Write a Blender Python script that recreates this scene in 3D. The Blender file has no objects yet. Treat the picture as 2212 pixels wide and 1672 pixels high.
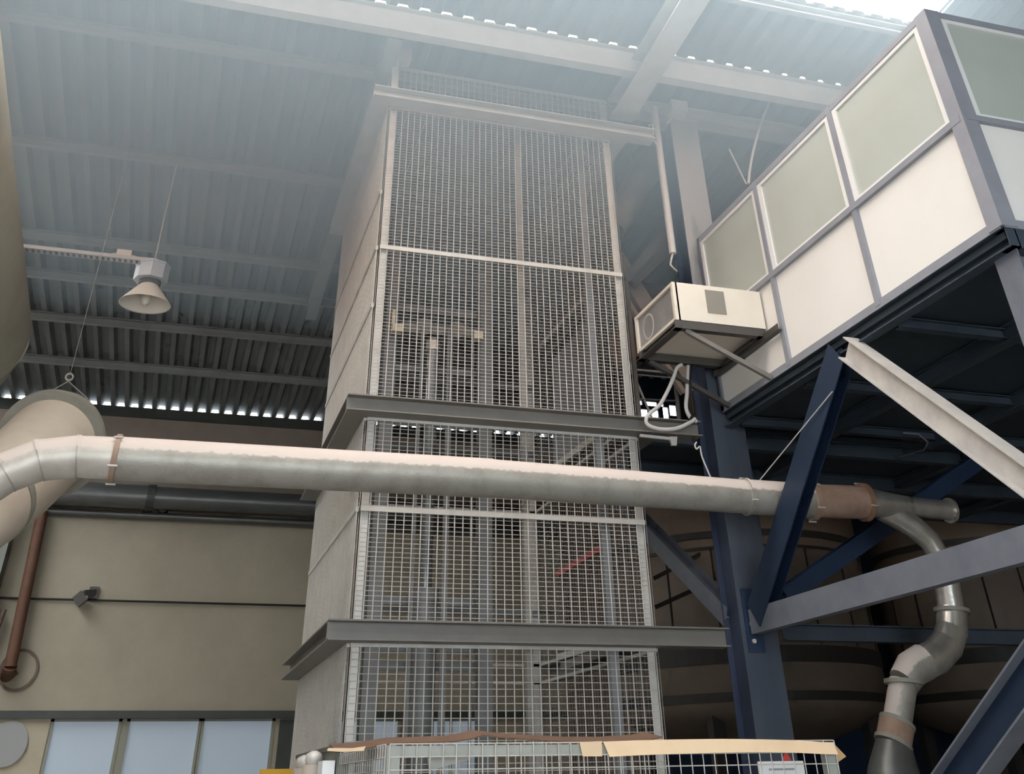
import bpy, math, random
from mathutils import Vector, Matrix
random.seed(7)
S = bpy.context.scene
COL = S.collection
V = Vector

# ------------------------------------------------------------------ camera
F_PX, CX, CY = 2061.9, 1106.0, 147.6
YAW, PITCH, ROLL = math.radians(17.58), math.radians(36.98), math.radians(-1.17)
EYE = V((0, 0, 1.6))
_f = V((math.sin(YAW)*math.cos(PITCH), math.cos(YAW)*math.cos(PITCH), math.sin(PITCH)))
_r = V((math.cos(YAW), -math.sin(YAW), 0))
_u = _r.cross(_f)
_r2 = _r*math.cos(ROLL) + _u*math.sin(ROLL)
_u2 = -_r*math.sin(ROLL) + _u*math.cos(ROLL)
cam = bpy.data.objects.new('camera', bpy.data.cameras.new('camera'))
COL.objects.link(cam)
cam.data.sensor_width = 36
cam.data.lens = F_PX/2212*36
cam.data.shift_y = -(836-CY)/2212
cam.data.clip_end = 300
cam.matrix_world = Matrix(((_r2.x, _u2.x, -_f.x, EYE.x), (_r2.y, _u2.y, -_f.y, EYE.y), (_r2.z, _u2.z, -_f.z, EYE.z), (0, 0, 0, 1)))
S.camera = cam

# ------------------------------------------------------------------ world, exposure, render look
SKY_COL, SKY_STR = (0.86, 0.93, 1.0), 9.0
SKYLIGHT_STR, SKYLIGHT_COL = 17.0, (0.91, 0.97, 1.0)
HAZE = 0.20
EXPOSURE = -.42
w = bpy.data.worlds.new('sky'); S.world = w; w.use_nodes = True
w.node_tree.nodes['Background'].inputs[0].default_value = (*SKY_COL, 1)
w.node_tree.nodes['Background'].inputs[1].default_value = SKY_STR
S.view_settings.view_transform = 'Standard'
S.view_settings.look = 'None'
S.view_settings.gamma = 1
S.view_settings.exposure = EXPOSURE
S.view_settings.use_curve_mapping = False
S.cycles.use_denoising = True
S.cycles.max_bounces = 4
S.cycles.diffuse_bounces = 3
S.cycles.glossy_bounces = 2
S.cycles.volume_bounces = 0
S.cycles.use_adaptive_sampling = True
S.cycles.adaptive_threshold = .07
S.cycles.adaptive_min_samples = 12
S.cycles.sample_clamp_indirect = 8

# ------------------------------------------------------------------ geometry helpers
def ray(x, y):
    a, b = (x-CX)/F_PX, (y-CY)/F_PX
    return _r2*a - _u2*b + _f
def PY(x, y, Y): d = ray(x, y); return EYE + d*(Y/d.y)
def PX(x, y, X): d = ray(x, y); return EYE + d*(X/d.x)
def PZ(x, y, Z): d = ray(x, y); return EYE + d*((Z-EYE.z)/d.z)
WALL_Y, EAVE_Z, SLOPE = 24.0, 8.905, 0.075
def roof_z(Y): return EAVE_Z + SLOPE*(WALL_Y-Y)
def PR(x, y, off=0):
    d = ray(x, y)
    return EYE + d*((EAVE_Z+off+SLOPE*WALL_Y-EYE.z)/(d.z+SLOPE*d.y))

class MB:
    def __init__(s): s.v = []; s.f = []; s.s = []
    def add(s, vs, fs, smooth=False):
        n = len(s.v); s.v += [V(p) for p in vs]
        for f in fs: s.f.append(tuple(i+n for i in f)); s.s.append(smooth)
        return s
    def box(s, x0, x1, y0, y1, z0, z1):
        return s.add([(x0,y0,z0),(x1,y0,z0),(x1,y1,z0),(x0,y1,z0),(x0,y0,z1),(x1,y0,z1),(x1,y1,z1),(x0,y1,z1)],
                     [(0,3,2,1),(4,5,6,7),(0,1,5,4),(1,2,6,5),(2,3,7,6),(3,0,4,7)])
    def fr(s, p, q, up):
        p, q = V(p), V(q); a = (q-p).normalized(); up = V(up)
        sd = a.cross(up)
        if sd.length < 1e-4: sd = a.cross(V((0,1,0)))
        sd.normalize(); u = sd.cross(a).normalized()
        return p, q, a, u, sd
    def bar(s, p, q, w, h=None, up=(0,0,1), ou=0, os_=0):
        h = w if h is None else h
        p, q, a, u, sd = s.fr(p, q, up)
        o = u*ou + sd*os_
        vs = [b+o+sd*(i*w/2)+u*(j*h/2) for b in (p, q) for i, j in ((-1,-1),(1,-1),(1,1),(-1,1))]
        return s.add(vs, [(0,1,2,3),(7,6,5,4),(0,4,5,1),(1,5,6,2),(2,6,7,3),(3,7,4,0)])
    def ibeam(s, p, q, h, w, t=.012, up=(0,0,1)):
        s.bar(p, q, t, h-2*t, up)
        s.bar(p, q, w, t, up, ou=h/2-t/2); s.bar(p, q, w, t, up, ou=-h/2+t/2)
        return s
    def channel(s, p, q, h, w, t=.01, up=(0,0,1), side=1):
        s.bar(p, q, t, h-2*t, up, os_=-side*(w/2-t/2))
        s.bar(p, q, w, t, up, ou=h/2-t/2); s.bar(p, q, w, t, up, ou=-h/2+t/2)
        return s
    def angle(s, p, q, w, t=.008, up=(0,0,1), side=1):
        s.bar(p, q, w, t, up, ou=-w/2+t/2); s.bar(p, q, t, w-t, up, os_=side*(w/2-t/2), ou=t/2)
        return s
    def tube(s, pts, r, n=20, cap=True, smooth=True):
        pts = [V(p) for p in pts]; m = len(pts)
        rs = r if isinstance(r, (list, tuple)) else [r]*m
        tg = []
        for i in range(m):
            a = pts[min(i+1, m-1)] - pts[max(i-1, 0)]
            tg.append(a.normalized() if a.length > 1e-9 else tg[-1])
        x = tg[0].orthogonal().normalized(); vs = []
        for i in range(m):
            x = (x - tg[i]*x.dot(tg[i])).normalized(); y = tg[i].cross(x)
            for k in range(n):
                a = 2*math.pi*k/n
                vs.append(pts[i] + (x*math.cos(a)+y*math.sin(a))*rs[i])
        fs = [(i*n+k, i*n+(k+1)%n, (i+1)*n+(k+1)%n, (i+1)*n+k) for i in range(m-1) for k in range(n)]
        s.add(vs, fs, smooth)
        if cap: s.add(vs[:n], [tuple(range(n))[::-1]]); s.add(vs[-n:], [tuple(range(n))])
        return s
    def shell(s, pts, ro, ri, n=24):
        """open pipe length with wall thickness (outer and inner surface, closed rims)"""
        p, q = V(pts[0]), V(pts[-1])
        return s.tube([p, q, q, p, p], [ro, ro, ri, ri, ro], n, cap=False, smooth=False) if False else s._shell(p, q, ro, ri, n)
    def _shell(s, p, q, ro, ri, n):
        a = (q-p).normalized(); x = a.orthogonal().normalized(); y = a.cross(x); vs = []
        for b, r in ((p, ro), (q, ro), (q, ri), (p, ri)):
            for k in range(n):
                t = 2*math.pi*k/n; vs.append(b+(x*math.cos(t)+y*math.sin(t))*r)
        fs = []
        for j in range(4):
            for k in range(n): fs.append((j*n+k, j*n+(k+1)%n, ((j+1)%4)*n+(k+1)%n, ((j+1)%4)*n+k))
        return s.add(vs, fs)
    def wire(s, p, q, r):
        p, q, a, u, sd = s.fr(p, q, (0, .3, 1))
        vs = [b+sd*(i*r)+u*(j*r) for b in (p, q) for i, j in ((-1,0),(0,-1),(1,0),(0,1))]
        return s.add(vs, [(0,4,5,1),(1,5,6,2),(2,6,7,3),(3,7,4,0)])
    def lathe(s, c, prof, n=28, axis=(0,0,1)):
        a = V(axis).normalized(); x = a.orthogonal().normalized(); y = a.cross(x); c = V(c); vs = []
        for r, h in prof:
            for k in range(n):
                t = 2*math.pi*k/n; vs.append(c+a*h+(x*math.cos(t)+y*math.sin(t))*r)
        fs = [(i*n+k, i*n+(k+1)%n, (i+1)*n+(k+1)%n, (i+1)*n+k) for i in range(len(prof)-1) for k in range(n)]
        return s.add(vs, fs, True)
    def prism(s, poly, d):
        poly = [V(p) for p in poly]; d = V(d); n = len(poly)
        return s.add(poly + [p+d for p in poly], [tuple(range(n))[::-1], tuple(range(n, 2*n))] + [(i, (i+1) % n, n+(i+1) % n, n+i) for i in range(n)])
    def grid(s, o, u, v, nu, nv, ru, rv, d=(0,0,0)):
        """wire lattice spanned by u and v from corner o; nu wires along v, nv wires along u"""
        o, u, v, d = V(o), V(u), V(v), V(d)
        for i in range(nu+1): s.wire(o+u*(i/nu)+d, o+u*(i/nu)+v+d, ru)
        for j in range(nv+1): s.wire(o+v*(j/nv), o+v*(j/nv)+u, rv)
        return s

def mesh_of(name, mb, mat, loc):
    me = bpy.data.meshes.new(name)
    me.from_pydata([p-loc for p in mb.v], [], mb.f)
    me.polygons.foreach_set('use_smooth', mb.s)
    me.materials.append(mat)
    me.update()
    return me
def base_of(mbs):
    vs = [p for m in mbs for p in m.v]
    lo = [min(p[i] for p in vs) for i in range(3)]; hi = [max(p[i] for p in vs) for i in range(3)]
    return V(((lo[0]+hi[0])/2, (lo[1]+hi[1])/2, lo[2]))
def props(o, label, cat, group, kind):
    if label: o['label'] = label
    if cat: o['category'] = cat
    if group: o['group'] = group
    if kind: o['kind'] = kind
def solo(name, mb, mat, label=None, cat=None, group=None, kind=None):
    loc = base_of([mb])
    o = bpy.data.objects.new(name, mesh_of(name, mb, mat, loc)); o.location = loc
    COL.objects.link(o); props(o, label, cat, group, kind)
    return o
class Thing:
    """an Empty at the base of a thing, its parts and their sub-parts"""
    def __init__(s, name, label, cat, group=None): s.a = (name, label, cat, group); s.p = []
    def part(s, name, mb, mat, label=None, kind=None, under=None):
        s.p.append((name, mb, mat, label, kind, under)); return len(s.p)-1
    def done(s):
        name, label, cat, group = s.a
        loc = base_of([p[1] for p in s.p])
        e = bpy.data.objects.new(name, None); e.location = loc; e.empty_display_size = .2
        COL.objects.link(e); props(e, label, cat, group, None)
        os = []
        for n, mb, mat, lab, kind, under in s.p:
            o = bpy.data.objects.new(n, mesh_of(n, mb, mat, loc)); COL.objects.link(o)
            o.parent = e if under is None else os[under]
            props(o, lab, None, None, kind); os.append(o)
        return e
def struct(name, mb, mat, kids=()):
    o = bpy.data.objects.new(name, mesh_of(name, mb, mat, V((0,0,0)))); COL.objects.link(o); o['kind'] = 'structure'
    for n, m, mt in kids:
        c = bpy.data.objects.new(n, mesh_of(n, m, mt, V((0,0,0)))); COL.objects.link(c); c.parent = o
    return o

# ------------------------------------------------------------------ materials
def mat(name, c, rough=.6, metal=0, c2=None, scale=6, mix=(.4, .7), bump=0, bscale=40, spec=.4, stretch=None):
    m = bpy.data.materials.new(name); m.use_nodes = True
    nt = m.node_tree; b = nt.nodes['Principled BSDF']
    b.inputs['Roughness'].default_value = rough; b.inputs['Metallic'].default_value = metal
    b.inputs['Specular IOR Level'].default_value = spec
    b.inputs['Base Color'].default_value = (*c, 1)
    tc = nt.nodes.new('ShaderNodeTexCoord')
    src = tc.outputs['Object']
    if stretch:
        mp = nt.nodes.new('ShaderNodeMapping'); mp.inputs['Scale'].default_value = stretch
        nt.links.new(src, mp.inputs[0]); src = mp.outputs[0]
    if c2:
        n = nt.nodes.new('ShaderNodeTexNoise'); n.inputs['Scale'].default_value = scale; n.inputs['Detail'].default_value = 6
        n.inputs['Roughness'].default_value = .65
        r = nt.nodes.new('ShaderNodeValToRGB')
        r.color_ramp.elements[0].position = mix[0]; r.color_ramp.elements[0].color = (*c, 1)
        r.color_ramp.elements[1].position = mix[1]; r.color_ramp.elements[1].color = (*c2, 1)
        nt.links.new(src, n.inputs['Vector']); nt.links.new(n.outputs['Fac'], r.inputs[0]); nt.links.new(r.outputs[0], b.inputs['Base Color'])
    if bump:
        n2 = nt.nodes.new('ShaderNodeTexNoise'); n2.inputs['Scale'].default_value = bscale; n2.inputs['Detail'].default_value = 4
        bp = nt.nodes.new('ShaderNodeBump'); bp.inputs['Strength'].default_value = bump; bp.inputs['Distance'].default_value = .02
        nt.links.new(src, n2.inputs['Vector']); nt.links.new(n2.outputs['Fac'], bp.inputs['Height']); nt.links.new(bp.outputs[0], b.inputs['Normal'])
    return m
def dusty(m, c, lo=.25, hi=.42, sc=14):
    """a coat of settled dust on the faces that look up"""
    nt = m.node_tree; b = nt.nodes['Principled BSDF']; L = nt.links
    ge = nt.nodes.new('ShaderNodeNewGeometry'); sx = nt.nodes.new('ShaderNodeSeparateXYZ'); L.new(ge.outputs['Normal'], sx.inputs[0])
    tc = nt.nodes.new('ShaderNodeTexCoord'); n = nt.nodes.new('ShaderNodeTexNoise'); n.inputs['Scale'].default_value = sc; n.inputs['Detail'].default_value = 5
    L.new(tc.outputs['Object'], n.inputs['Vector'])
    a = nt.nodes.new('ShaderNodeMath'); a.operation = 'MULTIPLY_ADD'; a.inputs[1].default_value = .35; L.new(n.outputs['Fac'], a.inputs[0]); L.new(sx.outputs['Z'], a.inputs[2])
    mr = nt.nodes.new('ShaderNodeMapRange'); mr.inputs['From Min'].default_value = lo+.17; mr.inputs['From Max'].default_value = hi+.17; L.new(a.outputs[0], mr.inputs['Value'])
    for key, val in (('Base Color', (*c, 1)), ('Metallic', 0.0), ('Roughness', .9)):
        inp = b.inputs[key]
        mx = nt.nodes.new('ShaderNodeMix'); mx.data_type = 'RGBA' if key == 'Base Color' else 'FLOAT'
        A, B_, O = (mx.inputs[6], mx.inputs[7], mx.outputs[2]) if key == 'Base Color' else (mx.inputs[2], mx.inputs[3], mx.outputs[0])
        if inp.is_linked: L.new(inp.links[0].from_socket, A)
        else: A.default_value = inp.default_value
        B_.default_value = val; L.new(mr.outputs['Result'], mx.inputs[0]); L.new(O, inp)
    return m
def emis(name, c, st):
    m = bpy.data.materials.new(name); m.use_nodes = True; nt = m.node_tree
    b = nt.nodes['Principled BSDF']; b.inputs['Base Color'].default_value = (.8, .8, .8, 1)
    b.inputs['Emission Color'].default_value = (*c, 1); b.inputs['Emission Strength'].default_value = st
    return m
M_ROOF = mat('fibre_cement_sheet', (.21,.228,.232), .85, c2=(.145,.153,.153), scale=1.3, mix=(.35,.75), bump=.15, bscale=30, stretch=(1,.35,1))
M_PURLIN = mat('dusty_purlin_steel', (.28,.295,.295), .6, c2=(.23,.24,.236), scale=3)
M_RAFT = mat('pale_beam_paint', (.52,.53,.50), .55, c2=(.44,.44,.41), scale=3)
M_PLASTER = mat('beige_plaster', (.395,.347,.265), .9, c2=(.325,.286,.216), scale=.9, mix=(.3,.75), bump=.25, bscale=18)
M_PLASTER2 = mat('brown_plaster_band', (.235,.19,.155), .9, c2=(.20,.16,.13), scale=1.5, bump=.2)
M_DARKTRIM = mat('dark_green_steel_trim', (.045,.052,.045), .5, c2=(.06,.065,.055), scale=4)
M_CONC = mat('concrete_floor', (.30,.29,.27), .8, c2=(.22,.21,.20), scale=1.2, bump=.1)
M_GREYSTEEL = mat('grey_painted_steel', (.205,.190,.168), .5, c2=(.165,.152,.134), scale=3, mix=(.35,.75))
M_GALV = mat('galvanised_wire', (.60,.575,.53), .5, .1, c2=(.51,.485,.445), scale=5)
M_GALVSHADE = mat('shaded_galvanised_wire', (.27,.26,.24), .6, .1, c2=(.22,.21,.195), scale=5)  # darker copy of the galvanised wire, shade put into the right side mesh
M_FRAME = mat('galvanised_frame', (.55,.53,.49), .5, .2, c2=(.44,.42,.38), scale=4)
M_DPOST = mat('dull_post_steel', (.27,.25,.22), .55, c2=(.21,.195,.175), scale=3)
M_MAST = mat('mast_steel', (.17,.178,.178), .5, .2, c2=(.215,.215,.21), scale=3, stretch=(1,1,.2))
M_RAM = mat('ram_cylinder_steel', (.22,.24,.245), .25, .7, c2=(.30,.32,.32), scale=2, stretch=(1,1,.15))
M_DUCT = mat('dusty_galvanised_duct', (.37,.355,.31), .45, .35, c2=(.26,.24,.205), scale=4.5, mix=(.45,.78), bump=.12, bscale=55)
M_DUCT2 = mat('bright_galvanised_duct', (.62,.60,.55), .3, .75, c2=(.42,.38,.32), scale=4, mix=(.4,.75), bump=.08, bscale=30)
M_DUCTLIGHT = mat('pale_galvanised_elbow', (.56,.52,.46), .45, .35, c2=(.40,.37,.32), scale=5, mix=(.4,.75))
for _m in (M_DUCT, M_DUCTLIGHT): dusty(_m, (.60,.525,.47), .20, .30, 18)
M_RUST = mat('rusty_steel', (.30,.165,.10), .8, c2=(.19,.10,.065), scale=7, bump=.2)
M_RUSTDUCT = mat('rust_brown_sleeve', (.33,.225,.165), .75, c2=(.24,.15,.105), scale=6, bump=.15)
M_BLUE = mat('blue_column_paint', (.035,.048,.085), .45, c2=(.06,.075,.115), scale=2.2, mix=(.45,.75), stretch=(1,1,.3))
M_BLUEDUSTVEIL = mat('dusty_veiled_blue_column_paint', (.048,.060,.082), .6, c2=(.080,.094,.118), scale=1.6, mix=(.4,.7), stretch=(1.4,1.4,.28))
def high_dust_veil(m, c, z0, z1):
    """pale dust and lens veil painted on the upper part, in streaky patches"""
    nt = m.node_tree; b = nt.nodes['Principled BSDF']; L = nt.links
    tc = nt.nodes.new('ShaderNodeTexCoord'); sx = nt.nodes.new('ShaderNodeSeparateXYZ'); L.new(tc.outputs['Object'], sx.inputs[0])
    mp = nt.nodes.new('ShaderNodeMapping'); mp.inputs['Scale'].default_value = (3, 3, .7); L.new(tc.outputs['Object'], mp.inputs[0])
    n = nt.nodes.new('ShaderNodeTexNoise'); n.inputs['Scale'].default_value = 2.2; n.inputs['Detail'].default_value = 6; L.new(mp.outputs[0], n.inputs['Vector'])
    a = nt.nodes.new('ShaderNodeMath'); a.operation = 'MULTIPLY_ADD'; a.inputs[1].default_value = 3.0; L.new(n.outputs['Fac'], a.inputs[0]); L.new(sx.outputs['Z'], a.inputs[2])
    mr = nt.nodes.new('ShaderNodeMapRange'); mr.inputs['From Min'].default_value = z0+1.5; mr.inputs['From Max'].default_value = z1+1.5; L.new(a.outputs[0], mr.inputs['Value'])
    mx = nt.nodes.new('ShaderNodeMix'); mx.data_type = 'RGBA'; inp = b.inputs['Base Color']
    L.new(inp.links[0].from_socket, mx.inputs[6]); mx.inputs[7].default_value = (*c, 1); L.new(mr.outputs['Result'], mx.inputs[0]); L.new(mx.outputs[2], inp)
high_dust_veil(M_BLUEDUSTVEIL, (.34,.34,.33), 6.2, 7.6)  # upper front coloured paler for dust and lens veil together
M_BLUED = mat('dark_blue_paint', (.015,.030,.064), .45, c2=(.02,.037,.072), scale=3)
M_BLUEG = mat('blue_grey_paint', (.165,.177,.208), .5, c2=(.125,.137,.168), scale=3)
M_PALE = mat('pale_cream_brace', (.55,.52,.47), .55, c2=(.42,.40,.38), scale=4)  # pale cream tone of the brace
M_OFRAME = mat('office_frame_grey', (.30,.31,.34), .45, c2=(.26,.27,.30), scale=3)
M_OBEAM = mat('office_floor_beam_blue', (.055,.072,.092), .5, c2=(.04,.055,.073), scale=3)
M_WHITEP = mat('white_office_panel', (.84,.82,.77), .5, c2=(.81,.785,.73), scale=1.2)
M_WFRAME = mat('white_window_frame', (.80,.80,.77), .4)
M_PANE = mat('pale_reflecting_glass', (.52,.555,.50), .22, c2=(.47,.505,.45), scale=.7, mix=(.3,.7), spec=.7)  # opaque pale tint stands for reflections and pale things behind the glass
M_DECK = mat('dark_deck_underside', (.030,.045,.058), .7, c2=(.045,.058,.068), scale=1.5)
M_AC = mat('cream_metal_cabinet', (.72,.66,.56), .5, c2=(.66,.60,.50), scale=2.5, mix=(.45,.8))
M_ACGRILLE = mat('grey_cabinet_grille', (.25,.245,.235), .4, .2, c2=(.33,.32,.31), scale=4)
M_ACVENT = mat('taupe_vent_plate', (.24,.22,.185), .6)
M_ACDARK = mat('dark_bracket_steel', (.075,.068,.06), .5)
M_LAMPG = mat('lamp_gear_housing', (.50,.55,.60), .4, .2)
M_LAMPS = mat('lamp_shade_white', (.78,.72,.62), .4)
M_LAMPR = mat('lamp_reflector', (.55,.50,.43), .3, .3)
M_PIPE = mat('cream_vent_pipe', (.56,.50,.41), .55, c2=(.49,.43,.35), scale=2)
M_PIPEDARK = mat('greenish_grey_flange', (.24,.235,.20), .6, c2=(.30,.28,.24), scale=6)
M_SILO = mat('greenish_cream_duct', (.36,.345,.275), .6, c2=(.30,.29,.23), scale=1.5)
M_WDUCT = mat('dark_wall_duct', (.11,.115,.11), .35, .4, c2=(.16,.16,.15), scale=3, stretch=(.3,1,1))
M_TANK = mat('brown_tank_shell', (.155,.118,.088), .65, c2=(.115,.088,.066), scale=1.6, mix=(.35,.75))
M_TANKBAND = mat('dark_tank_band', (.022,.020,.018), .6)
M_DOWNPIPE = mat('rust_red_downpipe', (.125,.058,.034), .7, c2=(.095,.044,.027), scale=4)
M_CABLE = mat('black_cable', (.012,.011,.010), .5)
M_CABLEW = mat('pale_cable', (.55,.53,.50), .5)
M_STAIN = mat('grey_plate', (.32,.32,.31), .6)
M_CARD = mat('brown_cardboard', (.165,.097,.062), .9, c2=(.13,.075,.048), scale=6)
M_CARDL = mat('pale_cardboard', (.80,.60,.39), .85, c2=(.72,.53,.34), scale=3, mix=(.45,.75))
M_WHITE = mat('white_board', (.78,.79,.78), .5)
M_RED = mat('red_paint', (.55,.06,.045), .5)
M_REDDUSTY = mat('dusty_red_bar', (.36,.085,.085), .6)
M_YELLOW = mat('yellow_paint', (.75,.42,.03), .5)
M_ROLLER = mat('cream_roller', (.72,.62,.46), .5)
M_SHEET = mat('grey_sheet_panel', (.23,.235,.245), .55, c2=(.19,.195,.205), scale=1.5)
M_BRONZE = mat('brown_junk', (.16,.11,.085), .8, c2=(.10,.07,.055), scale=3)
M_CREAMCH = mat('cream_chute_metal', (.55,.47,.40), .55, c2=(.46,.39,.33), scale=3)
M_GUARD = mat('green_grey_panel', (.17,.175,.15), .6, c2=(.14,.145,.125), scale=3)
M_GATE = mat('gate_frame_grey', (.36,.37,.33), .5, c2=(.30,.31,.27), scale=4)
M_SKYL = emis('skylight_sheet', SKYLIGHT_COL, SKYLIGHT_STR)
M_WINPANE = emis('frosted_window_pane', (.60,.72,.84), .26); M_WINPANE.node_tree.nodes['Principled BSDF'].inputs['Base Color'].default_value = (.32,.37,.42,1)
M_MULL = mat('olive_window_mullion', (.27,.265,.21), .6)
M_CREAMW = mat('cream_painted_wall', (.48,.42,.31), .85, c2=(.42,.36,.26), scale=2)

# ------------------------------------------------------------------ the setting: floor, roof, walls
XL, XR, YN = -9.0, 16.0, -7.0
struct('floor', MB().box(XL-.3, XR+.3, YN-.3, WALL_Y+.3, -.2, 0), M_CONC)

SKY_Y1 = PR(1850, 22).y                 # far edge of the skylight strip seen at the top right
SKY_Y0 = SKY_Y1 - 2.6
SKY_X1 = PR(2034, 12).x
PITCHC, AMP = .303, .13
def corr(x0, x1, y0, y1, up=0.0):
    """trapezoidal corrugated sheet with real thickness between two Y lines"""
    mb = MB(); prof = []; x = x0
    while x < x1:
        for dx, h in ((0, 0), (.09, 0), (.135, AMP), (.258, AMP)): prof.append((x+dx, h))
        x += PITCHC
    prof.append((x, 0)); n = len(prof); ny = max(1, int((y1-y0)/4)); vs = []
    for t in (0, .008):
        for j in range(ny+1):
            Y = y0+(y1-y0)*j/ny
            for X, h in prof: vs.append((X, Y, roof_z(Y)-AMP+h+t+up))
    m = (ny+1)*n; fs = []
    for j in range(ny):
        for i in range(n-1):
            a = j*n+i; fs.append((a, a+n, a+n+1, a+1)); fs.append((m+a, m+a+1, m+a+n+1, m+a+n))
    return mb.add(vs, fs)
LSX0, LSX1, LSY0, LSY1 = -8.2, -5.0, 9.0, 22.5   # unseen skylight strip added on the left to light wall and cage
YB = 9.62
STEP_X, STEP_Y = 8.6, 20.0               # the back wall steps forward right of this X
roof = corr(LSX1, STEP_X, YB+.07, WALL_Y+.10)
lap = corr(LSX1, XR, SKY_Y1, YB+.10, .07)   # upper sheets lap over the lower ones above the deep beam
kids = [('corrugated_sheet', lap, M_ROOF), ('corrugated_sheet', corr(XL, XR, 1.8, SKY_Y0), M_ROOF), ('corrugated_sheet', corr(XL, XR, YN, .2), M_ROOF), ('corrugated_sheet', corr(1.0, XR, .2, 1.8, .012), M_ROOF)]
xs = SKY_X1
kids += [('corrugated_sheet', corr(XL, LSX1-PITCHC, SKY_Y1, LSY0, .012), M_ROOF), ('corrugated_sheet', corr(XL, LSX1-PITCHC, LSY1, WALL_Y+.10, .012), M_ROOF), ('corrugated_sheet', corr(XL, LSX0-PITCHC, LSY0, LSY1, .02), M_ROOF)]
kids.append(('corrugated_sheet', corr(xs, XR, SKY_Y0, SKY_Y1, .012), M_ROOF))
roof_r = corr(STEP_X, XR, YB+.07, STEP_Y+.10); kids.append(('corrugated_sheet', roof_r, M_ROOF))
# purlins: X-direction channels hung under the sheet
def purlin(Y, h=.16, w=.09, x0=XL, x1=XR, drop=AMP):
    z = roof_z(Y)-drop-h/2-.006
    if Y > STEP_Y: x1 = min(x1, STEP_X)
    return MB().channel((x0, Y, z), (x1, Y, z), h, w, .012)
for px, py in ((410,113),(410,368),(410,560),(410,640),(410,728),(410,818)):
    Y = PR(px, py-8, -AMP-.16).y
    kids.append(('purlin', purlin(Y), M_PURLIN))
PUR2 = PR(410, 360, -AMP-.16).y
Yq = PR(1800, 28, -AMP-.1).y+.1
kids.append(('purlin', purlin(Yq, .14), M_PURLIN))
for Y in (4.2, 2.2, -1.2, -3.4, -5.6): kids.append(('purlin', purlin(Y), M_PURLIN))
# deep X beam in front of the cage top and the girder on the blue column
zb1 = roof_z(YB)-AMP-.01
kids.append(('deep_beam', MB().ibeam((XL, YB, zb1-.2), (XR, YB, zb1-.2), .40, .16, .016), M_RAFT))
zg = PY(1600, 281, 10.62).z
kids.append(('girder', MB().ibeam((5.3, 10.68, (zg+roof_z(10.7)-AMP)/2), (XR, 10.68, (zg+roof_z(10.7)-AMP)/2), roof_z(10.7)-AMP-zg-.01, .24, .018), M_RAFT))
def rafter(x, y0, y1, h, w, m, drop=.27):
    a = V((x, y0, roof_z(y0)-drop-h/2)); b = V((x, y1, roof_z(y1)-drop-h/2))
    return ('rafter', MB().ibeam(a, b, h, w, .016), m)
kids.append(rafter(4.98, YN+.1, 10.55, .34, .36, M_RAFT))
kids.append(rafter(1.50, 9.75, 17.9, .26, .20, M_PURLIN))
kids.append(rafter(-8.3, YN+.1, WALL_Y-.3, .26, .20, M_PURLIN))
kids.append(rafter(10.6, YN+.1, 19.5, .3, .24, M_PURLIN))
struct('ceiling', roof, M_ROOF, kids)
# skylight strips of translucent sheet (the far corner of the first one is in the picture)
def skylight(n, x0, x1, y0, y1):
    mb = MB(); k = max(1, round((x1-x0)/2.4))
    fr = []
    vs = [(x, y, roof_z(y)+dz) for dz in (.0, .02) for y in (y0, y1) for x in (x0, x1)]
    mb.add(vs, [(0,1,3,2),(4,6,7,5),(0,4,5,1),(1,5,7,3),(3,7,6,2),(2,6,4,0)])
    for i in range(k+1):
        x = x0+(x1-x0)*i/k
        fr.append(('skylight_bar', MB().bar((x, y0, roof_z(y0)-.03), (x, y1, roof_z(y1)-.03), .05, .06), M_PURLIN))
    struct('window_%d' % n, mb, M_SKYL, fr)
skylight(4, XL, SKY_X1, SKY_Y0, SKY_Y1)
skylight(5, XL, 1.0, .2, 1.8)
skylight(6, LSX0, LSX1, LSY0, LSY1)

# back wall with a window opening, stepped forward on the right
WX0, WX1 = PY(112, 1560, WALL_Y).x, PY(594, 1556, WALL_Y).x
WZ1 = PY(300, 1553, WALL_Y).z
topz = PY(500, 897, WALL_Y).z
wall = MB()
wall.box(XL, WX0, WALL_Y, WALL_Y+.25, 0, 8.55); wall.box(WX1, STEP_X, WALL_Y, WALL_Y+.25, 0, 8.55)
wall.box(WX0, WX1, WALL_Y, WALL_Y+.25, WZ1, 8.55); wall.box(WX0, WX1, WALL_Y, WALL_Y+.25, 0, .9)
struct('wall_back', wall, M_PLASTER)
struct('wall_left', MB().box(XL-.25, XL, YN, WALL_Y, 0, 11.5), M_PLASTER2)
struct('wall_right', MB().box(XR, XR+.25, YN, STEP_Y, 0, 11.5), M_PLASTER2)
struct('wall_step', MB().prism([(STEP_X, STEP_Y-.02, 0), (STEP_X, WALL_Y+.25, 0), (STEP_X, WALL_Y+.25, roof_z(WALL_Y)+.05), (STEP_X, STEP_Y-.02, roof_z(STEP_Y)+.05)], (.25, 0, 0)), M_BRONZE)
front = MB(); front.box(XL, -6, YN-.25, YN, 0, 11.5); front.box(6, XR, YN-.25, YN, 0, 11.5); front.box(-6, 6, YN-.25, YN, 6.0, 11.5)
struct('wall_front', front, M_PLASTER)
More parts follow.
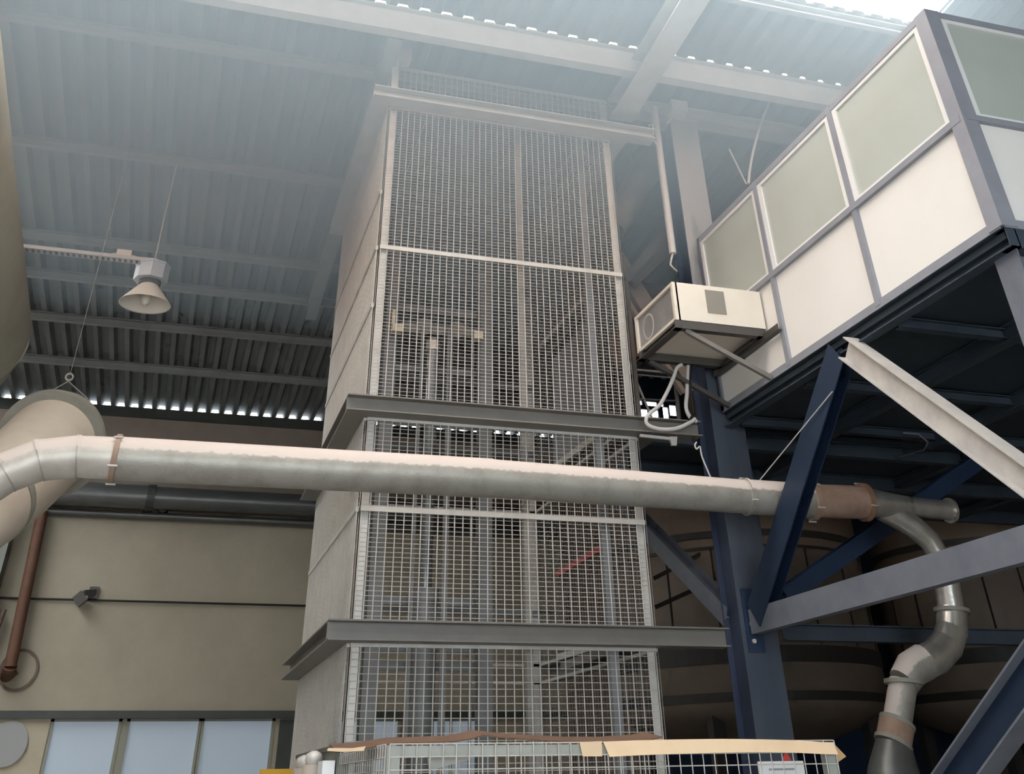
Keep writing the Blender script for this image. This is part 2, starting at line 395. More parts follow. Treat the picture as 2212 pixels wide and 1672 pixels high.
# trims on the back wall: steel wall plate under the eaves, plaster ledge band, lintel band, steel channel over the windows
struct('trim_1', MB().box(XL, STEP_X, WALL_Y-.06, WALL_Y+.02, 8.55, EAVE_Z-AMP+.005), M_DARKTRIM)
zl0, zl1 = PY(500, 989, WALL_Y-.1).z, PY(500, 962, WALL_Y-.1).z
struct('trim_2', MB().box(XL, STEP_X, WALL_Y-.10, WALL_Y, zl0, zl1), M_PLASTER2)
struct('trim_3', MB().box(XL, STEP_X, WALL_Y-.03, WALL_Y, zl1, 8.55), mat('mauve_brown_plaster', (.30,.245,.205), .9, c2=(.26,.21,.175), scale=1.5))
zc0, zc1 = PY(300, 1552, WALL_Y-.12).z, PY(300, 1535, WALL_Y-.12).z
struct('trim_4', MB().channel((XL, WALL_Y-.07, (zc0+zc1)/2), (STEP_X, WALL_Y-.07, (zc0+zc1)/2), zc1-zc0, .12, .01, side=-1), M_DARKTRIM)
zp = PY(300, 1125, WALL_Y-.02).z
struct('trim_5', MB().box(XL, STEP_X, WALL_Y-.02, WALL_Y, zp, zl0), mat('shadow_brown_plaster', (.235,.195,.155), .9, c2=(.20,.165,.13), scale=1.5, bump=.2))  # plaster strip coloured darker for the shade under the ledge
# three frosted windows with olive mullions
wz0 = .9
edges = [(118,258),(282,430),(442,588)]
for i, (a, b) in enumerate(edges):
    xa, xb = PY(a, 1557, WALL_Y+.05).x, PY(b, 1555, WALL_Y+.05).x
    pane = MB().box(xa, xb, WALL_Y+.05, WALL_Y+.07, wz0, WZ1-.03)
    fr = MB()
    for xx in (xa-.03, xb+.03): fr.bar((xx, WALL_Y+.04, wz0), (xx, WALL_Y+.04, WZ1), .06, .10, (0,1,0))
    fr.bar((xa-.06, WALL_Y+.04, WZ1-.02), (xb+.06, WALL_Y+.04, WZ1-.02), .10, .04)
    struct('window_%d' % (i+1), fr, M_MULL, [('pane', pane, M_WINPANE)])
for i, (a, b) in enumerate(((258,282),(430,442))):
    xa, xb = PY(a, 1557, WALL_Y).x+.05, PY(b, 1557, WALL_Y).x-.05
    if xb-xa > .02: struct('trim_%d' % (6+i), MB().box(xa, xb, WALL_Y+.0, WALL_Y+.10, wz0, WZ1), M_MULL)
xa = PY(112, 1600, WALL_Y).x
struct('trim_8', MB().box(XL, WX0-.02, WALL_Y-.03, WALL_Y, 0, zc0), M_CREAMW)
xb = PY(600, 1600, WALL_Y).x
struct('trim_9', MB().box(xb, PY(728,1600,WALL_Y).x, WALL_Y-.03, WALL_Y, 0, zc0-.02), M_DARKTRIM)  # flat dark sheet stands for the shaded recess right of the windows
for i, (a, b) in enumerate(((735,862),(905,1042))):
    xa, xc = PY(a, 1557, WALL_Y-.03).x, PY(b, 1557, WALL_Y-.03).x; k = []
    for j in range(2):
        u0, u1 = xa+(xc-xa)*j/2, xa+(xc-xa)*(j+1)/2
        k.append(('pane', MB().box(u0+.03, u1-.03, WALL_Y-.02, WALL_Y-.005, wz0, zc0-.05), M_WINPANE))
    fr = MB()
    for j in range(3): fr.bar((xa+(xc-xa)*j/2, WALL_Y-.025, wz0), (xa+(xc-xa)*j/2, WALL_Y-.025, zc0), .06, .05, (0,1,0))
    fr.bar((xa, WALL_Y-.025, zc0-.03), (xc, WALL_Y-.025, zc0-.03), .05, .05)
    struct('window_%d' % (7+i), fr, M_MULL, k)
# right rear wall: dark sheet metal with strips of daylight openings under the eaves
sy = STEP_Y
ops = []
def op(x0, x1, y0, y1): ops.append((PY(x0, y1, sy).x, PY(x1, y1, sy).x, PY((x0+x1)/2, y1, sy).z, PY((x0+x1)/2, y0, sy).z))
op(1388,1405,776,786); op(1408,1421,771,788); op(1426,1437,773,789)
op(1371,1388,865,874); op(1395,1420,868,877); op(1427,1434,870,878)
op(1356,1371,885,897); op(1374,1401,884,902); op(1404,1424,886,903)
op(1434,1446,880,904); op(1448,1463,876,898)
rows = sorted({round(o[2], 1) for o in ops})
def wall_with(ops, x0, x1, z0, z1, y, t):
    mb = MB(); zs = sorted({z0, z1} | {o[2] for o in ops} | {o[3] for o in ops})
    for a, b in zip(zs, zs[1:]):
        if b-a < 1e-5: continue
        mid = (a+b)/2; cut = sorted((o[0], o[1]) for o in ops if o[2] < mid < o[3]); x = x0
        for c0, c1 in cut:
            if c0 > x: mb.box(x, c0, y, y+t, a, b)
            x = max(x, c1)
        mb.box(x, x1, y, y+t, a, b)
    return mb
struct('wall_rear_right', wall_with(ops, STEP_X, XR, 0, roof_z(sy)-AMP-.0, sy, .05), M_BLUED)

# haze: scatter volume added for the lens veil glow under the roof
if HAZE:
    hm = bpy.data.materials.new('veil_haze'); hm.use_nodes = True; nt = hm.node_tree
    nt.nodes.remove(nt.nodes['Principled BSDF'])
    vs = nt.nodes.new('ShaderNodeVolumeScatter'); vs.inputs['Density'].default_value = HAZE; vs.inputs['Anisotropy'].default_value = -.35
    vs.inputs['Color'].default_value = (.62,.86,1,1)
    nt.links.new(vs.outputs[0], nt.nodes['Material Output'].inputs['Volume'])
    hy0, hy1, hz0 = SKY_Y0-.2, 14.0, 7.0
    hz = MB().add([(XL+.1,hy0,hz0),(9.5,hy0,hz0),(9.5,hy1,hz0),(XL+.1,hy1,hz0),(XL+.1,hy0,roof_z(hy0)-.12),(9.5,hy0,roof_z(hy0)-.12),(9.5,hy1,roof_z(hy1)-.12),(XL+.1,hy1,roof_z(hy1)-.12)],
                  [(0,3,2,1),(4,5,6,7),(0,1,5,4),(1,2,6,5),(2,3,7,6),(3,0,4,7)])
    o = solo('veil_haze', hz, hm, 'thin pale haze volume added under the roof for the lens veil', 'haze', kind='stuff')

# ------------------------------------------------------------------ lift cage
CX0, CX1, CY0, CY1 = 1.60, 4.74, 10.5, 14.3  # layout numbers throughout were scaled up about the camera from a first fit
ZR1, ZR2, ZR3 = 2.80, 4.90, 8.97         # centre heights of the three collar beams
CTOP = 9.55
t = Thing('lift_cage', 'tall goods lift shaft caged in galvanised welded wire mesh, in the middle of the hall', 'lift cage')
tiers = [(0.05, ZR1-.1, .088, .057), (ZR1+.1, ZR2-.1, .088, .043), (ZR2+.1, ZR3-.1, .081, .0405), (ZR3+.1, CTOP, .081, .081)]
for k, (x, y) in enumerate(((CX0, CY0), (CX1, CY0), (CX0, CY1), (CX1, CY1))):
    sx = 1 if x == CX0 else -1; sy_ = 1 if y == CY0 else -1
    p = MB(); p.box(min(x, x+sx*.09), max(x, x+sx*.09), y, y+sy_*.008 if sy_ > 0 else y, 0, CTOP) if sy_ > 0 else p.box(min(x, x+sx*.09), max(x, x+sx*.09), y-.008, y, 0, CTOP)
    p.box(min(x, x+sx*.008), max(x, x+sx*.008), min(y, y+sy_*.09), max(y, y+sy_*.09), 0, CTOP)
    t.part('corner_post', p, M_FRAME)
RV, RH = .0058, .0031
for z0, z1, su, sv in tiers:
    nv = int((z1-z0)/sv)
    for z in (z0, z1):
        for a, b in (((CX0, CY0-.012, z), (CX1, CY0-.012, z)), ((CX0-.012, CY0, z), (CX0-.012, CY1, z)), ((CX1+.012, CY0, z), (CX1+.012, CY1, z)), ((CX0, CY1+.012, z), (CX1, CY1+.012, z))):
            t.part('panel_rail', MB().bar(a, b, .04, .03), M_FRAME)
    t.part('front_mesh', MB().grid((CX0+.01, CY0-.02, z0), (CX1-CX0-.02, 0, 0), (0, 0, z1-z0), int((CX1-CX0)/su), nv, RV, RH, (0,-.01,0)), M_GALV, kind='stuff')
    t.part('side_mesh', MB().grid((CX0-.02, CY0, z0), (0, CY1-CY0, 0), (0, 0, z1-z0), int((CY1-CY0)/su), nv, RV, RH, (-.01,0,0)), M_GALV, kind='stuff')
    t.part('side_mesh', MB().grid((CX1+.02, CY0, z0), (0, CY1-CY0, 0), (0, 0, z1-z0), int((CY1-CY0)/su), nv, RV*.7, RH*.8, (.01,0,0)), M_GALVSHADE, kind='stuff')
for z in (6.83, 3.90):
    b = MB(); b.bar((CX0, CY0-.03, z), (CX1, CY0-.03, z), .03, .05)
    t.part('cross_rail', b, M_FRAME)
    b = MB(); b.bar((CX0-.03, CY0, z), (CX0-.03, CY1, z), .03, .05)
    t.part('cross_rail', b, M_FRAME)
for z in (6.1, 7.6): t.part('cross_rail', MB().bar((CX0-.03, CY0, z), (CX0-.03, CY1, z), .03, .05), M_FRAME)
# right side, seen from inside: rails, grey sheet and a dusty red bar
xr = CX1-.04
def ybar(a, b, w, h, m, name='side_rail', lab=None):
    p, q = PX(*a, xr), PX(*b, xr); t.part(name, MB().bar(p, q, w, h), m, lab)
ybar((1166,750),(1266,640),.04,.06,M_FRAME); ybar((1178,775),(1266,672),.04,.06,M_MAST)
ybar((1155,500),(1262,330),.04,.07,M_FRAME)
ybar((1195,1012),(1285,945),.05,.08,M_FRAME); ybar((1205,1240),(1302,1182),.04,.07,M_REDDUSTY,'side_rail','dusty red bar inside the cage')
ybar((1208,1420),(1330,1383),.05,.07,M_FRAME); ybar((1215,1440),(1330,1400),.05,.09,M_GREYSTEEL)
pl = [PX(1197,775,xr), PX(1272,690,xr), PX(1285,945,xr), PX(1197,1005,xr)]
t.part('sheet_panel', MB().prism(pl, (-.012,0,0)), M_SHEET, 'grey sheet panel on the far side of the cage')
xp = PY(1131, 900, 10.75).x
t.part('door_post', MB().box(xp-.035, xp+.035, 10.72, 10.80, 0, CTOP), M_DPOST)
xp = PY(1278, 700, 10.95).x
t.part('door_post', MB().box(xp-.05, xp+.05, 10.95, 11.05, 0, CTOP), M_SHEET)
for z in (3.5, 5.6, 6.6, 8.2):
    t.part('rear_rail', MB().bar((CX0, CY1-.05, z), (CX1, CY1-.05, z), .05, .07), M_MAST)
t.done()

# collar beams around the cage
def collar(z, x_end, label, h=.17, w=.22, m=None):
    m = m or M_GREYSTEEL
    g = Thing('collar_beam', label, 'steel beam')
    yf = CY0-.03-w/2; xl = CX0-.03-w/2
    g.part('front_beam', MB().ibeam((xl-w/2, yf, z), (x_end, yf, z), h, w, .014), m)
    g.part('side_beam', MB().ibeam((xl, yf+w/2, z), (xl, CY1+.05, z), h, w, .014), m)
    g.part('side_beam', MB().ibeam((CX1+.04+w/2, yf+w/2, z), (CX1+.04+w/2, CY1+.05, z), h, w, .014), m)
    g.done()
collar(ZR1, PY(1564,1357,10.36).x, 'lowest grey steel beam collar around the lift cage')
collar(ZR2, PY(1508,935,10.36).x, 'grey steel beam collar around the lift cage just above the long duct')
collar(ZR3, 5.36, 'topmost grey steel beam collar around the lift cage under the roof', .16, .22, M_RAFT)  # paler colour on this collar stands for roof light and lens veil

g = Thing('terminal_box', 'small pale box on a short post at the top left corner of the lift cage', 'box')
p = PY(882, 88, 10.0); p.z = min(p.z, 9.62); g.part('box', MB().box(p.x-.12, p.x+.10, 10.2, 10.4, p.z-.10, p.z+.10), M_FRAME)
g.part('post', MB().box(p.x-.14, p.x-.06, 10.28, 10.36, ZR3+.1, p.z+.05), M_FRAME)
g.done()
# mast, ram and crosshead inside the cage
YM = 12.9
g = Thing('lift_mast', 'grey twin-post lift mast standing inside the mesh cage', 'mast')
for px in (838, 1046):
    p = PY(px, 800, YM)
    g.part('guide_rail', MB().ibeam((p.x, YM, 0), (p.x, YM, 8.6), .18, .17, .02, up=(0,1,0)), M_MAST)
xa, xb = PY(838, 800, YM).x, PY(1046, 800, YM).x
for py in (470, 672, 800, 915, 1300, 1400, 1440):
    z = PY(930, py, YM+.15).z
    g.part('cross_tie', MB().bar((xa, YM+.15, z), (xb, YM+.15, z), .05, .09), M_MAST)
g.done()
g = Thing('hydraulic_ram', 'tall round hydraulic ram with pale rollers on its crosshead, inside the cage', 'hydraulic ram')
pr = PY(936, 735, YM-.1); pe = PY(925, 1290, YM-.1)
zt = pr.z
ca = V((pr.x, YM-.1, 0))
g.part('rod', MB().tube([ca+V((0,0,pe.z)), ca+V((0,0,zt))], .085, 24), M_RAM)
g.part('barrel', MB().tube([ca+V((0,0,0)), ca+V((0,0,pe.z))], .155, 28), M_MAST)
g.part('gland', MB().tube([ca+V((0,0,pe.z-.06)), ca+V((0,0,pe.z+.08))], .175, 28), M_MAST)
g.part('rod_collar', MB().tube([ca+V((0,0,zt-.16)), ca+V((0,0,zt-.03))], .10, 24), M_DUCT2)
zx = PY(940, 716, YM-.1).z
hx = MB(); hx.bar((xa+.10, YM-.12, zx), (xb-.10, YM-.12, zx), .12, .12)
hx.tube([(xa+.45, YM-.2, zx+.02), (xa+.45, YM-.04, zx+.02)], .12, 20); hx.tube([(xb-.45, YM-.2, zx+.02), (xb-.45, YM-.04, zx+.02)], .12, 20)
ix = g.part('crosshead', hx, M_GREYSTEEL)
for px, py in ((857,710),(1031,726)):
    c = PY(px, py, YM-.2)
    g.part('roller', MB().box(c.x-.07, c.x+.07, YM-.26, YM-.12, c.z-.055, c.z+.055), M_ROLLER, 'pale cream roller block', under=ix)
g.part('guide_shoe', MB().box(PY(852,660,YM-.2).x-.02, PY(852,660,YM-.2).x+.02, YM-.22, YM-.16, PY(852,705,YM-.2).z, PY(852,670,YM-.2).z), M_ROLLER)
for px in (905, 965, 972, 1020):
    x = PY(px, 900, YM-.25).x
    g.part('chain', MB().bar((x, YM-.25, .3), (x, YM-.25, zx), .035, .02, (0,1,0)), M_MAST)
g.done()

# ------------------------------------------------------------------ blue column and its bracing
COLX0, COLX1, COLY = PY(1551, 1000, 10.55).x, PY(1621, 1000, 10.55).x, 10.55
cw = COLX1-COLX0; ccx = (COLX0+COLX1)/2; ctop = zg-.01
g = Thing('steel_column', 'blue painted steel H-column with a front paled by dust and lens veil at the right of the lift cage', 'column')
g.part('front_flange', MB().box(COLX0, COLX1, COLY, COLY+.02, 0, ctop), M_BLUEDUSTVEIL)
g.part('rear_flange', MB().box(COLX0, COLX1, COLY+.36, COLY+.38, 0, ctop), M_BLUE)
g.part('web', MB().box(ccx-.15, ccx-.12, COLY+.02, COLY+.36, 0, ctop), M_BLUE)
g.part('gusset_plate', MB().box(COLX0+.05, COLX0+.25, COLY-.015, COLY, 2.70, 3.30), M_BLUED)
for z in (2.80, 2.96):
    g.part('bolt', MB().tube([(COLX0+.12, COLY-.04, z), (COLX0+.12, COLY-.015, z)], .022, 8, smooth=False), M_FRAME)
g.part('cap_plate', MB().box(COLX0-.05, COLX1+.05, COLY-.03, COLY+.41, ctop-.03, ctop), M_RAFT)
g.done()
g = Thing('conduit_pipe', 'pale vertical conduit pipe strapped to the left of the blue column', 'conduit')
pt, pb = PY(1413, 232, 10.5), PY(1453, 548, 10.5)
pt.x = pb.x = (pt.x+pb.x)/2
g.part('pipe', MB().tube([pb, pt], .05, 12), M_CABLEW)
g.part('cable', MB().tube([pb, PY(1450,560,10.5), PY(1448,572,10.5), PY(1455,580,10.52), PY(1462,586,10.6)], .014, 8), M_CABLEW)
g.part('cable', MB().tube([PY(1420,315,10.45), PY(1410,300,10.4), PY(1411,280,10.4), PY(1409,268,10.4), PY(1400,272,10.4)], .014, 8), M_CABLEW)
g.done()
solo('floodlight_bracket', MB().box(*(lambda p: (p.x-.12, p.x+.14, 10.25, 10.5, p.z-.10, p.z+.08))(PY(1458,238,10.4))).bar(PY(1440,268,10.45), PY(1462,240,10.45), .03), M_RAFT,
     'small pale bracket box at the top of the blue column', 'bracket')
XF = 5.93
def beam(name, p, q, h, w, m, label, up=(0,0,1), cat='steel beam', t_=.012):
    return solo(name, MB().ibeam(p, q, h, w, t_, up), m, label, cat)
s0, s1 = PX(1640, 1330, XF), PX(1818, 762, XF)
beam('diagonal_strut', s0, s1, .14, .30, M_BLUED, 'dark blue steep strut from the column up to the office floor edge', up=(1,0,0))
c0, c1 = PX(1640, 1348, XF), PX(2240, 1180, XF)
c1.z = c0.z; c0.y = 10.5; c1.y = 5.75
solo('tie_beam', MB().bar(c0+V((0,0,.03)), c1+V((0,0,.03)), .11, .23), M_BLUEG, 'blue grey horizontal beam running from the column foot plate to the right edge', 'steel beam')
l0, l1 = PX(1832, 752, XF-.05), PX(2240, 1048, XF-.05)
beam('diagonal_brace', l0, l1, .22, .17, M_PALE, 'pale cream brace sloping down to the right under the office', up=(0,0,1))
b0, b1 = PX(2270, 1410, XF+.2), PX(2010, 1775, XF+.2)
g = Thing('diagonal_brace', 'blue brace with pale flange edges crossing the bottom right corner', 'steel beam')
_q = MB().fr(b0, b1, (0,0,1)); _uu = _q[3]
g.part('web', MB().bar(b0, b1, .014, .26), M_BLUED)
for k in (-1, 1): g.part('flange', MB().bar(b0+_uu*(.135*k), b1+_uu*(.135*k), .20, .016), M_BLUEG)
g.done()
beam('cross_brace', PY(1690,1290,10.85), PY(2150,970,10.85), .20, .18, M_BLUED, 'dark blue brace behind the round duct, rising right from the column', up=(0,1,0))
beam('cross_beam', PY(1690,1366,10.85), V((XR-.2, 10.85, PY(1690,1366,10.85).z)), .16, .14, M_OBEAM, 'dark horizontal beam running right from the column behind the elbow duct')
beam('diagonal_strut', PX(1584,1334,5.9), PX(1325,1066,5.9), .20, .20, M_BLUEG, 'blue grey strut between the cage corner and the column, rising left', up=(1,0,0))
beam('steel_post', V((6.12, 5.66, 0)), V((6.12, 5.66, 5.05)), .26, .26, M_BLUEG, 'blue grey post under the near corner of the office at the right edge', up=(1,0,0), cat='post')

# ------------------------------------------------------------------ elevated office
OX0, OX1, OY0, OY1, OZ0, OZ1, OZR = 5.93, 11.5, 5.53, 10.48, 5.21, 7.50, 6.26
MU = [OY1, 8.89, 7.22, OY0]
g = Thing('office_cabin', 'white panelled glazed office cabin raised on steel at the upper right', 'office')
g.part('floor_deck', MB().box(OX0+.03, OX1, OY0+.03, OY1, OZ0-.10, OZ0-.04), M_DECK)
g.part('roof_lid', MB().box(OX0+.02, OX1, OY0+.02, OY1, OZ1-.02, OZ1+.03), M_OFRAME)
g.part('back_wall', MB().box(OX0+.06, OX1, OY1-.05, OY1, OZ0, OZ1), M_WHITEP)
g.part('edge_beam', MB().channel((OX0+.04, OY1, OZ0-.11), (OX0+.04, OY0-.02, OZ0-.11), .18, .12, .012, side=1), M_OBEAM)
g.part('edge_beam', MB().channel((OX0, OY0+.04, OZ0-.11), (OX1, OY0+.04, OZ0-.11), .18, .12, .012, side=-1), M_OBEAM)
g.part('sill_rail', MB().box(OX0-.03, OX0+.05, OY0, OY1, OZ0-.03, OZ0+.05), M_OFRAME)
g.part('sill_rail', MB().box(OX0, OX1, OY0-.03, OY0+.05, OZ0-.03, OZ0+.05), M_OFRAME)
g.part('top_rail', MB().box(OX0-.03, OX0+.05, OY0, OY1, OZ1-.07, OZ1), M_OFRAME)
g.part('top_rail', MB().box(OX0, OX1, OY0-.03, OY0+.05, OZ1-.07, OZ1), M_OFRAME)
g.part('mid_rail', MB().box(OX0-.045, OX0+.03, OY0, OY1, OZR-.03, OZR+.03), M_OFRAME)
g.part('mid_rail', MB().box(OX0, OX1, OY0-.045, OY0+.03, OZR-.03, OZR+.03), M_OFRAME)
g.part('corner_post', MB().box(OX0-.04, OX0+.12, OY0-.04, OY0+.12, OZ0-.02, OZ1), M_OFRAME)
g.part('corner_post', MB().box(OX0-.03, OX0+.05, OY1-.05, OY1, OZ0-.02, OZ1), M_BLUEG)
for y in MU[1:3]: g.part('mullion', MB().box(OX0-.035, OX0+.04, y-.04, y+.04, OZ0, OZ1), M_OFRAME)
g.part('mullion', MB().box(8.6, 8.68, OY0-.035, OY0+.04, OZ0, OZ1), M_OFRAME)
q = .072
for k in range(3):
    ya, yb = MU[k+1]+.04, MU[k]-.04
    if k == 2: ya += .08
    g.part('wall_panel', MB().box(OX0, OX0+.03, ya, yb, OZ0+.05, OZR-.03), M_WHITEP)
    fr = MB()
    za, zb = OZR+.03, OZ1-.07
    fr.box(OX0-.02, OX0+.03, ya, ya+q, za, zb); fr.box(OX0-.02, OX0+.03, yb-q, yb, za, zb)
    fr.box(OX0-.02, OX0+.03, ya+q, yb-q, za, za+q*.6); fr.box(OX0-.02, OX0+.03, ya+q, yb-q, zb-q*.6, zb)
    i = g.part('window_frame', fr, M_WFRAME)
    g.part('pane', MB().box(OX0, OX0+.012, ya+q, yb-q, za+q*.6, zb-q*.6), M_PANE, under=i)
for xa, xb in ((OX0+.12, 8.6), (8.68, OX1)):
    g.part('wall_panel', MB().box(xa, xb, OY0, OY0+.03, OZ0+.05, OZR-.03), M_WHITEP)
    fr = MB(); za, zb = OZR+.03, OZ1-.07
    fr.box(xa, xa+q, OY0-.02, OY0+.03, za, zb); fr.box(xb-q, xb, OY0-.02, OY0+.03, za, zb)
    fr.box(xa+q, xb-q, OY0-.02, OY0+.03, za, za+q*.6); fr.box(xa+q, xb-q, OY0-.02, OY0+.03, zb-q*.6, zb)
    i = g.part('window_frame', fr, M_WFRAME)
    g.part('pane', MB().box(xa+q, xb-q, OY0, OY0+.012, za+q*.6, zb-q*.6), M_PANE, under=i)
for x in (7.25, 8.75, 10.2):
    g.part('floor_joist', MB().ibeam((x, OY0+.1, OZ0-.19), (x, OY1, OZ0-.19), .16, .12, .012), M_OBEAM)
for y in (7.2, 8.9, 10.3):
    g.part('floor_joist', MB().ibeam((OX0+.12, y, OZ0-.17), (OX1, y, OZ0-.17), .10, .10, .010), M_OBEAM)
g.done()
# mezzanine deck behind the column
g = Thing('mezzanine_deck', 'dark steel mezzanine deck behind the blue column, underside in shade', 'deck')
mz = 5.15
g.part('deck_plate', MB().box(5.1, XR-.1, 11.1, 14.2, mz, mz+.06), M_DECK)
for y in (11.15, 12.6, 14.1): g.part('deck_joist', MB().ibeam((5.1, y, mz-.1), (XR-.1, y, mz-.1), .18, .12, .012), M_OBEAM)
for x in (7.6, 9.8, 12.0): g.part('deck_joist', MB().ibeam((x, 11.1, mz-.08), (x, 14.2, mz-.08), .12, .12, .012), M_OBEAM)
g.done()
solo('hanging_cable', MB().tube([PZ(1950,935,5.0), PZ(1985,938,4.98), PZ(2004,955,4.9), PZ(1996,972,4.9), PZ(1960,983,4.95), PZ(1930,990,5.0)], .012, 6), M_BLUEG,
     'loop of cable hanging under the dark deck', 'cable')

# cream cabinet (cooler) on the office wall
AX0, AX1, AY0, AY1, AZ0, AZ1 = 4.775, 5.90, 9.20, 10.30, 5.74, 6.19
g = Thing('air_cooler', 'cream metal air cooler box with grey grille end, mounted on the office wall', 'air cooler')
q = .05
g.part('body', MB().box(AX0+.04, AX1, AY0, AY1, AZ0, AZ1), M_AC)
fr = MB(); fr.box(AX0, AX0+.06, AY0, AY0+q, AZ0, AZ1); fr.box(AX0, AX0+.06, AY1-q, AY1, AZ0, AZ1)
fr.box(AX0, AX0+.06, AY0+q, AY1-q, AZ0, AZ0+q*.7); fr.box(AX0, AX0+.06, AY0+q, AY1-q, AZ1-q*.7, AZ1)
g.part('grille_frame', fr, M_AC)
gr = g.part('grille', MB().box(AX0+.03, AX0+.042, AY0+q, AY1-q, AZ0+.035, AZ1-.035), M_ACGRILLE, 'recessed grey grille')
g.part('fan_ring', MB()._shell(V((AX0+.03, 9.98, 5.96)), V((AX0+.026, 9.98, 5.96)), .155, .13, 28), M_FRAME, under=gr)
va, vb = PY(1522, 626, AY0), PY(1570, 680, AY0)
g.part('vent_plate', MB().box(va.x, vb.x, AY0-.006, AY0, vb.z, va.z), M_ACVENT, 'square taupe vent plate')
bz = AZ0-.05
fr = MB()
for y in (AY0+.05, AY1-.05): fr.angle((AX0-.02, y, bz), (OX0-.04, y, bz), .09, .01)
for x in (AX0+.03, OX0-.09): fr.angle((x, AY0, bz), (x, AY1, bz), .09, .01)
g.part('support_frame', fr, M_ACDARK)
for y in (AY0+.05, AY1-.05):
    g.part('support_stay', MB().bar((AX0+.12, y, bz-.05), (OX0-.05, y, OZ0-.02), .05, .05), M_ACDARK if y > 10 else M_GREYSTEEL)
g.done()
solo('wall_angle', MB().angle(V((OX0-.05, 10.45, 5.64)), V((OX0-.05, 8.88, 5.64)), .07, .01), M_ACDARK, 'dark steel angle fixed along the office wall behind the air cooler', 'steel angle')
# loose cables beside the air cooler
YD_ = 9.70
def cable(pts, r, m, label, name='cable', n=10):
    pp = [V(p) for p in pts]; out = []
    for i in range(len(pp)-1):
        p0, p1, p2, p3 = pp[max(i-1,0)], pp[i], pp[i+1], pp[min(i+2,len(pp)-1)]
        for k in range(6):
            u = k/6; out.append(.5*((2*p1)+(p2-p0)*u+(2*p0-5*p1+4*p2-p3)*u*u+(3*p1-p0-3*p2+p3)*u**3))
    out.append(pp[-1])
    return solo(name, MB().tube(out, r, n), m, label, 'cable')
YC = 10.15
cable([PY(*p, YC) for p in ((1473,788),(1462,795),(1455,815),(1442,845),(1425,875),(1405,892),(1396,905),(1400,918),(1425,927),(1460,926),(1490,913),(1502,905))], .022, M_CABLEW, 'pale cable looping below the air cooler to the column')
cable([PY(*p, YC+.1) for p in ((1487,790),(1485,820),(1484,850),(1482,880),(1490,900),(1505,911))], .024, M_CABLEW, 'pale cable dropping straight from the air cooler beside the column')
cable([PY(*p, YC+.08) for p in ((1493,772),(1491,830),(1494,860),(1498,888),(1492,905),(1486,916))], .016, M_CABLE, 'dark cable beside the pale one next to the column')
cable([PY(*p, 9.9) for p in ((1505,955),(1501,962),(1505,970),(1512,965),(1516,985),(1530,1020),(1541,1044))], .009, M_CABLEW, 'thin cord from the column down onto the round duct')
cable([PX(1798,846,5.85), PY(1634,1046,YD_)], .006, M_CABLEW, 'thin wire from the dark blue strut to the round duct')
cable([PY(*p, 10.2) for p in ((1617,397),(1620,365),(1630,315),(1650,250),(1680,180),(1705,125),(1726,72))], .020, M_CABLEW, 'pale cable rising from the office roof to the skylight')
solo('thin_rod', MB().tube([PY(1612,398,10.2), PY(1575,322,10.2)], .012, 8), M_CABLEW, 'thin slanted rod behind the office roof edge', 'rod')
g = Thing('handrail_frame', 'thin pale rail frame in front of the far daylight openings', 'rail')
p1, p2, p3 = PY(1345,752,13), PY(1390,860,13), PY(1412,912,13)
g.part('diagonal_tube', MB().tube([p1, p3], .018, 8), M_CABLEW)
g.part('rail_tube', MB().tube([PY(1355,797,13), PY(1440,805,13)], .018, 8), M_CABLEW)
g.part('rail_tube', MB().tube([PY(1358,861,13), PY(1462,867,13)], .018, 8), M_MAST)
g.part('upright', MB().tube([PY(1458,815,13), V((PY(1466,910,13).x,13,5.21))], .035, 8), M_MAST)
g.done()
g = Thing('cable_bracket', 'grey flat bracket arm hanging under the middle collar beam near the column', 'bracket')
g.part('arm', MB().bar(PY(1382,941,10.3), PY(1448,948,10.3), .03, .03), M_FRAME)
g.part('plate', MB().prism([PY(1446,943,10.3), PY(1463,943,10.3), PY(1462,962,10.3), PY(1452,962,10.3)], (0,.03,0)), M_FRAME)
g.done()
# cream chute behind the cage
g = Thing('inclined_chute', 'cream metal chute slanting down behind the right corner of the lift cage', 'chute')
for a, b, wd in (((1322,552),(1500,842),.22), ((1338,548),(1508,826),.10), ((1318,590),(1476,850),.08)):
    g.part('chute_wall', MB().bar(PY(*a, 12.9), PY(*b, 12.9), wd*.86, .10, (0,1,0)), M_CREAMCH)
g.done()
g = Thing('conveyor_frame', 'dark grey slanted conveyor frame behind the blue column', 'conveyor')
g.part('side_beam', MB().bar(PY(1350,605,12.2), PY(1445,498,12.2), .13, .1, (0,1,0)), M_MAST)
pl_ = PY(1352,607,12.2); g.part('leg', MB().bar(V((pl_.x,12.2,5.21)), pl_, .06), M_GREYSTEEL)
g.part('belt_bed', MB().bar(PY(1360,608,12.4), PY(1460,515,12.4), .24, .1, (0,1,0)), M_GREYSTEEL)
g.done()
g = Thing('sloping_duct', 'wide grey duct slanting up behind the cage toward the column top', 'duct')
_a, _b = PY(1320,495,11.6), PY(1416,338,11.6)
g.part('duct_pipe', MB().tube([_a, _b], .22, 20), M_GREYSTEEL)
_m = _a.lerp(_b, .5); g.part('hanger_rod', MB().tube([_m, V((_m.x, _m.y, roof_z(_m.y)-AMP))], .008, 6), M_GREYSTEEL)
g.done()
